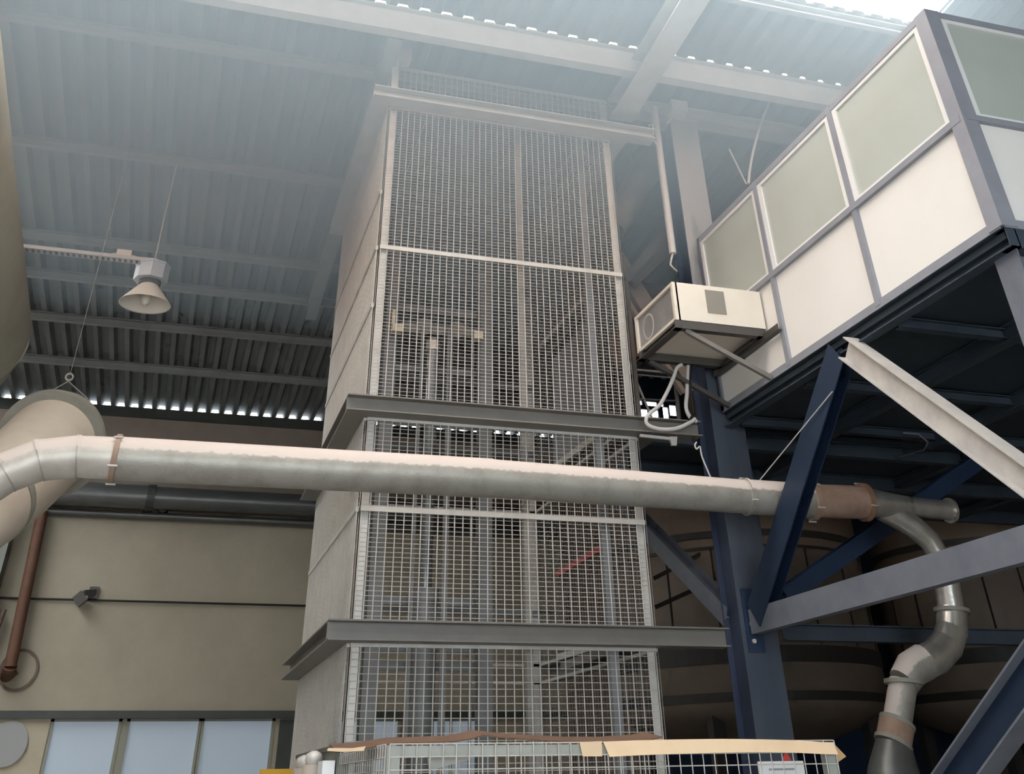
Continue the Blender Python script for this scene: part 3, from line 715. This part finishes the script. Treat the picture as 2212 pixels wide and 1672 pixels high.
# clutter on the mezzanine
g = Thing('machine_housing', 'brown machine housing half hidden behind the column and air cooler', 'machine')
g.part('cabinet', MB().box(*(lambda a, b: (a.x, b.x, 13.2, 14.1, b.z, a.z))(PY(1385,610,13.2), PY(1480,728,13.2))), M_BRONZE)
for px in (1478, 1347): p = PY(px, 740, 13.6); g.part('leg', MB().box(p.x-.04, p.x+.04, 13.56, 13.64, 5.21, p.z+.05), M_BRONZE)
g.part('hopper', MB().prism([PY(1345,700,13.3), PY(1400,690,13.3), PY(1395,770,13.3), PY(1362,770,13.3)], (0,.6,0)), M_RUST)
g.done()
g = Thing('bale_stack', 'pale brown wrapped bundle lying behind the office roof edge', 'bundle')
g.part('bundle', MB().prism([PY(1532,452,14), PY(1560,436,14), PY(1610,432,14), PY(1640,445,14), PY(1640,475,14), PY(1532,475,14)], (0,.7,0)), M_CREAMCH)
g.part('wrap', MB().prism([PY(1560,436,13.98), PY(1564,436,13.98), PY(1568,475,13.98), PY(1563,475,13.98)], (0,.02,0)), M_BRONZE)
g.done()

# ------------------------------------------------------------------ long round duct and branch
YD = 9.70
g = Thing('round_duct', 'long galvanised round duct crossing the hall in front of the lift cage', 'duct')
A0 = PY(250, 990, YD); A1 = PY(1062, 1033, YD); A2 = PY(1612, 1073, YD); A3 = PY(1752, 1082, YD); A4 = PY(1866, 1085, YD)
RD = .185
g.part('straight_section', MB().tube([A0, A1], [RD, RD-.003], 40), M_DUCT)
g.part('straight_section', MB().tube([A1-V((.03,0,0)), A2], [RD-.008, RD-.018], 40), M_DUCT)
g.part('straight_section', MB().tube([A2-V((.03,0,0)), A3], [RD-.012, RD-.012], 40), M_DUCT)
g.part('rusty_sleeve', MB().tube([A3, A4], RD-.016, 40), M_RUSTDUCT, 'rust brown sleeve')
def band(p, d, r, wd, m, name='clamp_band', bolts=5):
    d = V(d).normalized()
    i = g.part(name, MB().tube([V(p)-d*wd/2, V(p)+d*wd/2], r, 40), m)
    x = d.orthogonal().normalized(); y = d.cross(x)
    for k in range(bolts):
        a = 2*math.pi*(k+.3)/bolts; c = V(p)+(x*math.cos(a)+y*math.sin(a))*(r+.008)
        g.part('clamp_bolt', MB().tube([c-d*(wd/2+.02), c+d*(wd/2+.02)], .009, 6, smooth=False), M_FRAME, under=i)
band(A0, (1,0,0), RD+.022, .045, M_RUSTDUCT)
band(A2, (1,0,0), RD+.001, .03, M_DUCT, bolts=3)
band(A3, (1,0,0), RD+.012, .05, M_RUSTDUCT)
band(A4, (1,0,0), RD+.010, .05, M_RUST, bolts=3)
# segmented elbow at the left end, turning down
ep = [A0, PY(168, 986, YD), PY(85, 994, YD), PY(10, 1022, YD), PY(-60, 1068, YD), PY(-120, 1130, YD)]
for a, b in zip(ep, ep[1:]):
    d = (b-a).normalized()
    i = g.part('elbow_segment', MB().tube([a-d*.03, b+d*.03], [RD-.004, RD-.010], 40), M_DUCTLIGHT)
    if a is not A0: g.part('seam', MB().tube([a-d*.006, a+d*.006], RD+.003, 40), M_DUCT, under=i)
g.done()
g = Thing('branch_duct', 'bright galvanised branch duct with elbows dropping from the round duct at the right', 'duct')
B1 = PY(2052, 1103, YD+.15)
r1 = .105
g.part('reducer', MB().tube([A4+V((.02,0,0)), A4+V((.25,.02,0)), PY(1960,1093,YD+.1)], [RD-.03, RD-.05, r1], 32), M_DUCT2)
g.part('dead_leg', MB().tube([PY(1940,1092,YD+.1), B1], r1, 32), M_DUCT2)
dl = (B1-PY(1940,1092,YD+.1)).normalized()
g.part('end_flange', MB().tube([B1-dl*.02, B1+dl*.01], r1+.03, 32), M_DUCT2)
YE = YD+.1
e1 = [PY(*p, YE) for p in ((1900,1098),(1940,1118),(1978,1142),(2008,1168),(2026,1198),(2034,1214))]
g.part('swept_elbow', MB().tube(e1, [.12,.125,.125,.12,.115,.11], 32), M_DUCT2)
fl = (e1[-1]-e1[-2]).normalized()
def flange(c, d, r, name='flange', m=M_PIPEDARK):
    d = V(d).normalized(); g.part(name, MB().tube([V(c)-d*.018, V(c)+d*.018], r, 32), m)
flange(e1[-1], fl, .155)
v1 = [PY(*p, YE) for p in ((2034,1216),(2046,1262),(2056,1320))]
g.part('straight_section', MB().tube(v1, .135, 32), M_DUCT2)
flange(v1[-1], v1[-1]-v1[-2], .185)
e2 = [PY(*p, YE) for p in ((2056,1322),(2056,1360),(2046,1392),(2022,1418),(1990,1434))]
for a, b in zip(e2, e2[1:]):
    d = (b-a).normalized(); g.part('elbow_segment', MB().tube([a-d*.015, b+d*.03], .155, 32), M_DUCT2)
e3 = [PY(*p, YE) for p in ((1996,1430),(1968,1446),(1952,1474))]
g.part('elbow_segment', MB().tube(e3, [.165,.16,.145], 32), M_DUCT)
flange(e3[-1], (-.1,0,-1), .19)
v2 = [PY(*p, YE) for p in ((1951,1476),(1938,1562))]
g.part('straight_section', MB().tube(v2, .135, 32), M_DUCT)
flange(v2[-1], v2[-1]-v2[0], .17)
v3 = [PY(*p, YE) for p in ((1937,1564),(1930,1606))]
g.part('rusty_collar', MB().tube(v3, .165, 32), M_RUSTDUCT)
flange(v3[-1], v3[1]-v3[0], .18)
v4 = v3[-1]; 
g.part('inlet_cone', MB().tube([v4, v4+V((-.06,0,-.22)), v4+V((-.10,0,-.6))], [.165,.24,.34], 32), M_WDUCT)
g.done()
g = Thing('fan_casing', 'dark round fan casing below the branch duct at the lower right', 'fan')
c = v4+V((-.15,.1,-1.15))
g.part('casing', MB().tube([c+V((0,-.3,0)), c+V((0,.5,0))], .75, 40), M_WDUCT)
g.part('rim', MB()._shell(c+V((0,-.32,0)), c+V((0,-.27,0)), .78, .66, 40), M_GUARD)
g.part('foot', MB().box(c.x-.5, c.x+.5, c.y-.2, c.y+.4, 0, max(.05, c.z-.55)), M_GUARD)
g.done()

# ------------------------------------------------------------------ lamp, tray, wires on the left
g = Thing('high_bay_lamp', 'white high-bay lamp with conical shade and grey gear box, hanging at the left', 'lamp')
YL = PUR2
lz0 = PY(330, 570, YL).z; lx = PY(326, 600, YL).x
zs = lambda py: PY(326, py, YL).z
g.part('gear_housing', MB().tube([(lx, YL, zs(608)), (lx, YL, zs(576))], .235, 8, smooth=False), M_LAMPG)
g.part('housing_lid', MB().tube([(lx, YL, zs(577)), (lx, YL, zs(573))], .245, 8, smooth=False), M_LAMPG)
g.part('collar', MB().tube([(lx, YL, zs(616)), (lx, YL, zs(606))], .15, 20), M_ACDARK)
zc, zbm = zs(614), zs(657)
sh = g.part('shade', MB().lathe((lx, YL, 0), [(.105, zc), (.15, zc-.05), (.345, zbm), (.352, zbm-.012), (.335, zbm), (.14, zc-.06), (.10, zc-.012)], 40), M_LAMPS)
g.part('reflector', MB().lathe((lx, YL, 0), [(.33, zbm+.015), (.15, zc-.075), (.02, zc-.08)], 32), M_LAMPR, under=sh)
g.part('bulb', MB().lathe((lx, YL, 0), [(.02, zc-.08), (.06, zc-.13), (.075, zc-.22), (.05, zc-.29), (.004, zc-.31)], 20), M_LAMPS, under=sh)
g.part('hook', MB()._shell(V((lx, YL-.012, lz0+.04)), V((lx, YL+.012, lz0+.04)), .05, .03, 16), M_FRAME)
g.part('hanging_wire', MB().tube([(lx, YL, lz0+.06), (lx, YL, roof_z(YL)-AMP-.16)], .010, 6), M_CABLEW)
g.done()
g = Thing('cable_tray', 'narrow pale perforated cable tray running from the left edge to the lamp', 'cable tray')
ta, tb = PY(-40, 533, YL-.1), PY(338, 571, YL-.1)
tb.z = ta.z = (ta.z+tb.z)/2+.02
g.part('tray_base', MB().bar(ta, tb, .14, .012), M_CABLEW)
for s_ in (-1, 1): g.part('tray_side', MB().bar(ta, tb, .012, .05, os_=s_*.07, ou=.02), M_CABLEW)
n = 30; sl = MB()
for k in range(n):
    p = ta.lerp(tb, (k+.5)/n); sl.box(p.x-.018, p.x+.018, p.y-.045, p.y+.045, p.z-.011, p.z-.006)
g.part('tray_slots', sl, M_ACDARK, kind='stuff')
g.done()
c = PY(268, 551, YL-.1)
g = Thing('junction_box', 'small white junction box on the cable tray beside the lamp', 'junction box')
g.part('box', MB().box(c.x-.10, c.x+.10, c.y-.07, c.y+.07, ta.z+.01, ta.z+.13), M_LAMPS)
for s_ in (-1, 1): g.part('cable_gland', MB().tube([(c.x+s_*.10, c.y, ta.z+.07), (c.x+s_*.16, c.y, ta.z+.06)], .025, 10), M_CABLEW)
g.part('tail_cable', MB().tube([(c.x+.16, c.y, ta.z+.06), (c.x+.28, c.y, ta.z+.04), (c.x+.38, c.y, ta.z-.02), (lx-.02, c.y+.08, lz0+.0)], .011, 6), M_CABLEW)
g.done()
# large cream vent pipe with flange, hung on wires
YV = 12.5
F0 = PY(110, 958, YV); Bp = PY(-80, 1138, 10.95)
ax = (F0-Bp).normalized()
g = Thing('vent_pipe', 'large cream vent pipe with a wide round flange at the left edge', 'pipe')
r0 = .52
g.part('pipe_body', MB().tube([F0, F0.lerp(Bp, .5), Bp, Bp-ax*.4], [r0, r0*.92, r0*.74, r0*.7], 48), M_PIPE)
g.part('flange', MB()._shell(F0-ax*.03, F0+ax*.03, r0+.10, r0-.03, 48), M_PIPEDARK)
g.part('end_collar', MB()._shell(F0+ax*.03, F0+ax*.22, r0+.02, r0-.03, 48), M_PIPEDARK)
pb_ = F0.lerp(Bp, .74)
i = g.part('clamp_band', MB()._shell(pb_-ax*.05, pb_+ax*.05, r0*.81+.02, r0*.74, 40), M_PIPEDARK)
g.part('clamp_bolts', MB().tube([pb_+V((.39,0,-.02)), pb_+V((.44,0,-.02))], .015, 8), M_FRAME, under=i)
g.done()
g = Thing('pipe_hanger', 'ring and wires from which the large vent pipe hangs', 'hanger')
rc = PY(150, 815, YV)
g.part('ring', MB()._shell(rc-V((0,.015,0)), rc+V((0,.015,0)), .05, .03, 16), M_PIPEDARK)
g.part('wire', MB().tube([rc+V((0,0,.05)), V((rc.x, rc.y, roof_z(YV)-AMP))], .004, 5), M_PIPEDARK)
g.part('wire', MB().tube([rc-V((0,0,.05)), PY(108,846,YV)], .007, 6), M_PIPEDARK)
g.part('wire', MB().tube([rc-V((0,0,.05)), PY(190,862,YV)], .007, 6), M_PIPEDARK)
g.done()
# wide overhead duct at the left edge
g = Thing('overhead_duct', 'wide greenish cream duct running overhead along the left edge', 'duct')
R = 1.0; d0 = PY(-4, 160, 8.6)-V((R,0,.0)); d1 = PY(62, 735, 14.0)-V((R,0,0)); d2 = PY(30, 850, 14.4)-V((R*.75,0,0)); 
dd = (d1-d0).normalized()
g.part('duct_shell', MB().tube([d0-dd*3, d0, d1], R, 64), M_SILO)
g.part('end_cone', MB().tube([d1, d1+dd*.5+V((-.1,0,-.25)), d2+V((-.3,.4,-.1))], [R, R*.86, R*.45], 64), M_SILO)
g.done()
# services along the back wall
g = Thing('wall_duct', 'dark round duct fixed along the back wall under the plaster ledge', 'duct')
wa, wb = PY(110, 1062, WALL_Y-.35), PY(690, 1095, WALL_Y-.35); z = (wa.z+wb.z)/2
xm = PY(326, 1075, WALL_Y-.35).x
g.part('section', MB().tube([(-6, WALL_Y-.35, z), (xm, WALL_Y-.35, z)], .24, 28), M_WDUCT)
g.part('section', MB().tube([(xm, WALL_Y-.35, z), (STEP_X-.2, WALL_Y-.35, z)], .225, 28), M_WDUCT)
g.part('joint_band', MB().tube([(xm-.08, WALL_Y-.35, z), (xm+.08, WALL_Y-.35, z)], .26, 28), M_DARKTRIM)
g.part('lower_pipe', MB().tube([(-6, WALL_Y-.12, z-.32), (STEP_X-.2, WALL_Y-.12, z-.32)], .07, 16), M_WDUCT)
for px in (352, 645):
    x = PY(px, 1100, WALL_Y-.1).x; zz = PY(px, 1095, WALL_Y-.1).z
    g.part('bracket_foot', MB().tube([(x, WALL_Y-.02, zz), (x, WALL_Y-.16, zz)], .13, 16), M_DARKTRIM)
g.done()
zc_ = PY(330, 1300, WALL_Y-.06).z
solo('wall_cable', MB().tube([(-6, WALL_Y-.06, zc_), (STEP_X-.2, WALL_Y-.06, zc_)], .020, 8), M_CABLE, 'thin black cable stretched straight across the beige wall', 'cable')
g = Thing('wall_camera', 'small dark bracket fitting on the beige wall at the black cable', 'bracket')
p = PY(180, 1288, WALL_Y-.2)
g.part('body', MB().bar(p+V((-.12,.0,-.12)), p+V((.02,.0,.02)), .16, .22), M_ACDARK)
g.part('arm', MB().bar(p+V((.0,0,.06)), p+V((.2,.15,.10)), .10, .10), M_ACDARK)
g.part('wall_plate', MB().box(p.x+.08, p.x+.26, WALL_Y-.08, WALL_Y-.001, p.z-.02, p.z+.2), M_ACDARK)
g.done()
g = Thing('downpipe', 'rust red downpipe with round foot on the beige wall at the left edge', 'pipe')
q0, q1 = PY(92, 1105, WALL_Y-.3), PY(22, 1440, WALL_Y-.3)
g.part('pipe', MB().tube([q0, q1], .115, 16), M_DOWNPIPE)
q2 = PY(40, 1447, WALL_Y-.06)
g.part('foot_ring', MB()._shell(V((q2.x, WALL_Y-.04, q2.z)), V((q2.x, WALL_Y-.01, q2.z)), .36, .31, 32), M_BRONZE)
g.part('foot_elbow', MB().tube([q1, q1+V((-.02,.1,-.12)), V((q2.x-.1, WALL_Y-.17, q2.z))], [.13,.14,.15], 16), M_DOWNPIPE)
g.done()
g = Thing('wall_column', 'olive grey boxed column against the wall at the far left edge', 'column')
cxr = PY(62, 1120, WALL_Y-.6).x
g.part('shaft', MB().box(cxr-1.2, cxr-.25, WALL_Y-.62, WALL_Y-.12, 0, 6.6), M_GUARD)
g.part('yellow_pipe', MB().tube([(cxr-.15, WALL_Y-.3, 3.6), (cxr-.05, WALL_Y-.3, 4.6)], .05, 10), M_BRONZE)
g.done()
pz = PY(15, 1607, WALL_Y-.05)
solo('round_plate', MB().tube([(pz.x, WALL_Y-.04, pz.z), (pz.x, WALL_Y-.08, pz.z)], .36, 36, smooth=False), M_STAIN, 'round grey plate on the cream wall left of the windows', 'plate')

# ------------------------------------------------------------------ tanks behind
def tank(cx, cy, r, z0, z1, label, stair=False):
    g = Thing('storage_tank', label, 'tank')
    g.part('shell', MB().lathe((cx, cy, 0), [(.02, z0-.55), (r*.5, z0-.45), (r*.85, z0-.22), (r, z0), (r, z1), (.02, z1+.3)], 64), M_TANK)
    for z, hh in ((z0+.08, .06), (z0+.62, .11), (z0+2.12, .02), (z0+2.32, .05)): g.part('band', MB()._shell(V((cx, cy, z-hh)), V((cx, cy, z+hh)), r+.02, r-.02, 64), M_TANKBAND)
    for k in range(9):
        a = math.pi+.35*(k-.3); x_, y_ = cx+(r+.004)*math.cos(a), cy+(r+.004)*math.sin(a)
        g.part('plate_seam', MB().box(x_-.012, x_+.012, y_-.012, y_+.012, z0+.75, z0+2.1), M_TANKBAND)
    if stair:
        for (a, b) in (((1412,1250),(1545,1180)), ((1415,1312),(1552,1250))): g.part('stair_stringer', MB().bar(PY(*a, 15.6), PY(*b, 15.6), .06, .03, (0,1,0)), M_TANKBAND)
    for k in range(4):
        a = math.pi/4+k*math.pi/2
        g.part('leg', MB().box(cx+r*.85*math.cos(a)-.1, cx+r*.85*math.cos(a)+.1, cy+r*.85*math.sin(a)-.1, cy+r*.85*math.sin(a)+.1, 0, z0), M_TANKBAND)
    g.done()
tank(9.45, 17.3, 2.25, 2.55, 5.5, 'brown cylindrical tank with dark bands behind the blue column', True)
tank(15.0-.9, 16.6, 1.75, 2.6, 5.5, 'brown cylindrical tank at the right edge behind the elbow duct')

# ------------------------------------------------------------------ low mesh enclosure with cardboard at the bottom
YG = 8.0
gx0, gx1 = PY(840, 1609, YG).x, PY(1795, 1612, YG).x; gz = PY(840, 1612, YG).z
g = Thing('mesh_gate', 'low welded mesh enclosure in front of the lift cage at the bottom edge', 'gate')
g.part('top_tube', MB().bar((gx0, YG, gz-.03), (gx1, YG, gz-.03), .06, .06), M_GATE)
g.part('top_tube', MB().bar((gx0+.03, YG, gz-.03), (gx0+.03, CY0-.3, gz-.03), .06, .06), M_GATE)
for x in (gx0+.03, gx1-.03): g.part('post', MB().box(x-.045, x+.045, YG-.04, YG+.05, 0, gz), M_GATE)
g.part('post', MB().box(gx0-.01, gx0+.07, CY0-.40, CY0-.32, 0, gz), M_GATE)
g.part('front_mesh', MB().grid((gx0, YG-.045, .1), (gx1-gx0, 0, 0), (0, 0, gz-.09), int((gx1-gx0)/.094), 24, .0048, .004, (0,-.008,0)), M_GALV, kind='stuff')
g.part('side_mesh', MB().grid((gx0-.02, YG, .1), (0, CY0-.35-YG, 0), (0, 0, gz-.09), int((CY0-.35-YG)/.094), 24, .0048, .004), M_GALV, kind='stuff')
dx = PY(960, 1640, YG+.06)
g.part('stay', MB().bar(PY(925,1652,YG+.08), PY(1010,1628,YG+.08), .03, .07), M_GATE)
g.done()
# cardboard
def sheet_along(front, depth, rise, th, m, name, label):
    mb = MB(); n = len(front); up = V((0, depth, rise))
    vs = [V(p) for p in front]+[V(p)+up for p in front]+[V(p)+V((0,0,th)) for p in front]+[V(p)+up+V((0,0,th)) for p in front]
    fs = []
    for i in range(n-1):
        fs += [(i, n+i, n+i+1, i+1), (2*n+i, 2*n+i+1, 3*n+i+1, 3*n+i), (i, i+1, 2*n+i+1, 2*n+i), (n+i, 3*n+i, 3*n+i+1, n+i+1)]
    fs += [(0, 2*n, 3*n, n), (n-1, 2*n-1, 4*n-1, 3*n-1)]
    mb.add(vs, fs)
    return solo(name, mb, m, label, 'cardboard')
sheet_along([PY(*p, YG+.35) for p in ((725,1622),(790,1618),(850,1608),(920,1606),(985,1603),(1020,1597),(1042,1590),(1080,1594),(1150,1600),(1250,1605),(1330,1605),(1400,1600),(1432,1594))], .35, .045, .008, M_CARD, 'cardboard_sheet', 'large brown buckled cardboard sheet lying on the mesh enclosure')
solo('cardboard_edge', MB().prism([PY(710,1616,YG+.3), PY(762,1616,YG+.3), PY(790,1612,YG+.3), PY(786,1622,YG+.3), PY(740,1624,YG+.3), PY(708,1622,YG+.3)], (0,.05,0)), M_CARDL, 'torn pale cardboard end sticking out left of the enclosure corner', 'cardboard')
solo('cardboard_flap', MB().prism([PY(1252,1603,YG-.07), PY(1300,1601,YG-.07), PY(1301,1634,YG-.07), PY(1259,1634,YG-.07)], (0,.006,0)), M_CARDL, 'short pale cardboard flap folded over the enclosure top bar', 'cardboard')
strip = MB()
top = [(1303,1602),(1380,1599),(1480,1597),(1560,1596),(1640,1597),(1720,1599),(1778,1603),(1800,1604)]
bot = [(1317,1635),(1390,1631),(1480,1628),(1560,1626),(1640,1625),(1720,1626),(1778,1629),(1811,1630)]
for i, ((a, b), (c_, d_)) in enumerate(zip(zip(top, top[1:]), zip(bot, bot[1:]))):
    y0 = YG-.075
    strip.prism([PY(*a, y0), PY(*b, y0), PY(*d_, y0-.02), PY(*c_, y0-.02)], (0,.006,0))
solo('cardboard_strip', strip, M_CARDL, 'long pale cardboard strip draped over the right of the enclosure top', 'cardboard')
solo('cardboard_corner', MB().prism([PY(1803,1608,YG-.03), PY(1828,1634,YG-.03), PY(1806,1650,YG-.03), PY(1782,1628,YG-.03)], (0,.006,0)), M_CARD if False else mat('ochre_cardboard', (.55,.36,.17), .85), 'ochre cardboard corner hanging from the end of the long strip', 'cardboard')
g = Thing('notice_board', 'white notice board behind the mesh under the cardboard strip', 'sign')
na, nb = PY(1638, 1645, YG+.08), PY(1744, 1700, YG+.08)
g.part('board', MB().box(na.x, nb.x, YG+.08, YG+.10, nb.z-.2, na.z), M_WHITE)
mk = MB(); zz = PY(1690, 1661, YG+.075).z; mk.box(na.x+.08, nb.x-.08, YG+.074, YG+.08, zz-.008, zz+.004)
g.part('print_line', mk, M_STAIN)
g.done()
pp = PY(1698, 1640, YG+.12)
solo('red_tag', MB().prism([pp+V((-.03,0,.0)), pp+V((.015,0,.045)), pp+V((.045,0,-.005)), pp+V((.01,0,-.03))], (0,.01,0)), M_RED, 'small red tag above the white notice board', 'tag')
# grey guard sheet and fittings left of the cage foot
g = Thing('guard_panel', 'greenish grey sheet guard beside the foot of the lift cage at the lower left', 'panel')
ga, gb = PX(736, 1605, 1.30), PX(648, 1634, 1.30)
gz2 = (ga.z+gb.z)/2
g.part('sheet', MB().box(1.28, 1.30, min(ga.y, gb.y), max(ga.y, gb.y), 0, gz2), M_GUARD)
g.part('top_edge', MB().box(1.26, 1.32, min(ga.y, gb.y), max(ga.y, gb.y), gz2-.03, gz2), M_ACDARK)
g.done()
g = Thing('valve_fitting', 'pair of pale pipe fittings on the guard panel at the lower left', 'fitting')
for px, py in ((658,1650),(678,1642)):
    c = PX(px, py, 1.2)
    g.part('body', MB().tube([V((c.x, c.y, c.z-.35)), V((c.x, c.y, c.z-.03))], .085, 16), M_CREAMCH)
    g.part('knob', MB().lathe((c.x, c.y, c.z), [(.02,.06),(.06,.04),(.07,0),(.05,-.04),(.03,-.05)], 14), M_FRAME)
c = PX(697, 1662, 1.2)
g.part('switch_box', MB().box(1.18, 1.27, c.y-.12, c.y+.12, c.z-.25, c.z+.05), M_WHITE)
g.done()
g = Thing('yellow_rail', 'yellow painted rail end below the right-hand wall window', 'rail')
ya, yb = PY(562, 1664, 14), PY(632, 1664, 14)
g.part('bar', MB().bar(ya+V((0,0,-.04)), V((yb.x,14,ya.z-.04)), .10, .10), M_YELLOW)
for x in (ya.x+.05, yb.x-.05): g.part('post', MB().box(x-.03, x+.03, 13.97, 14.03, 0, ya.z-.09), M_YELLOW)
g.done()
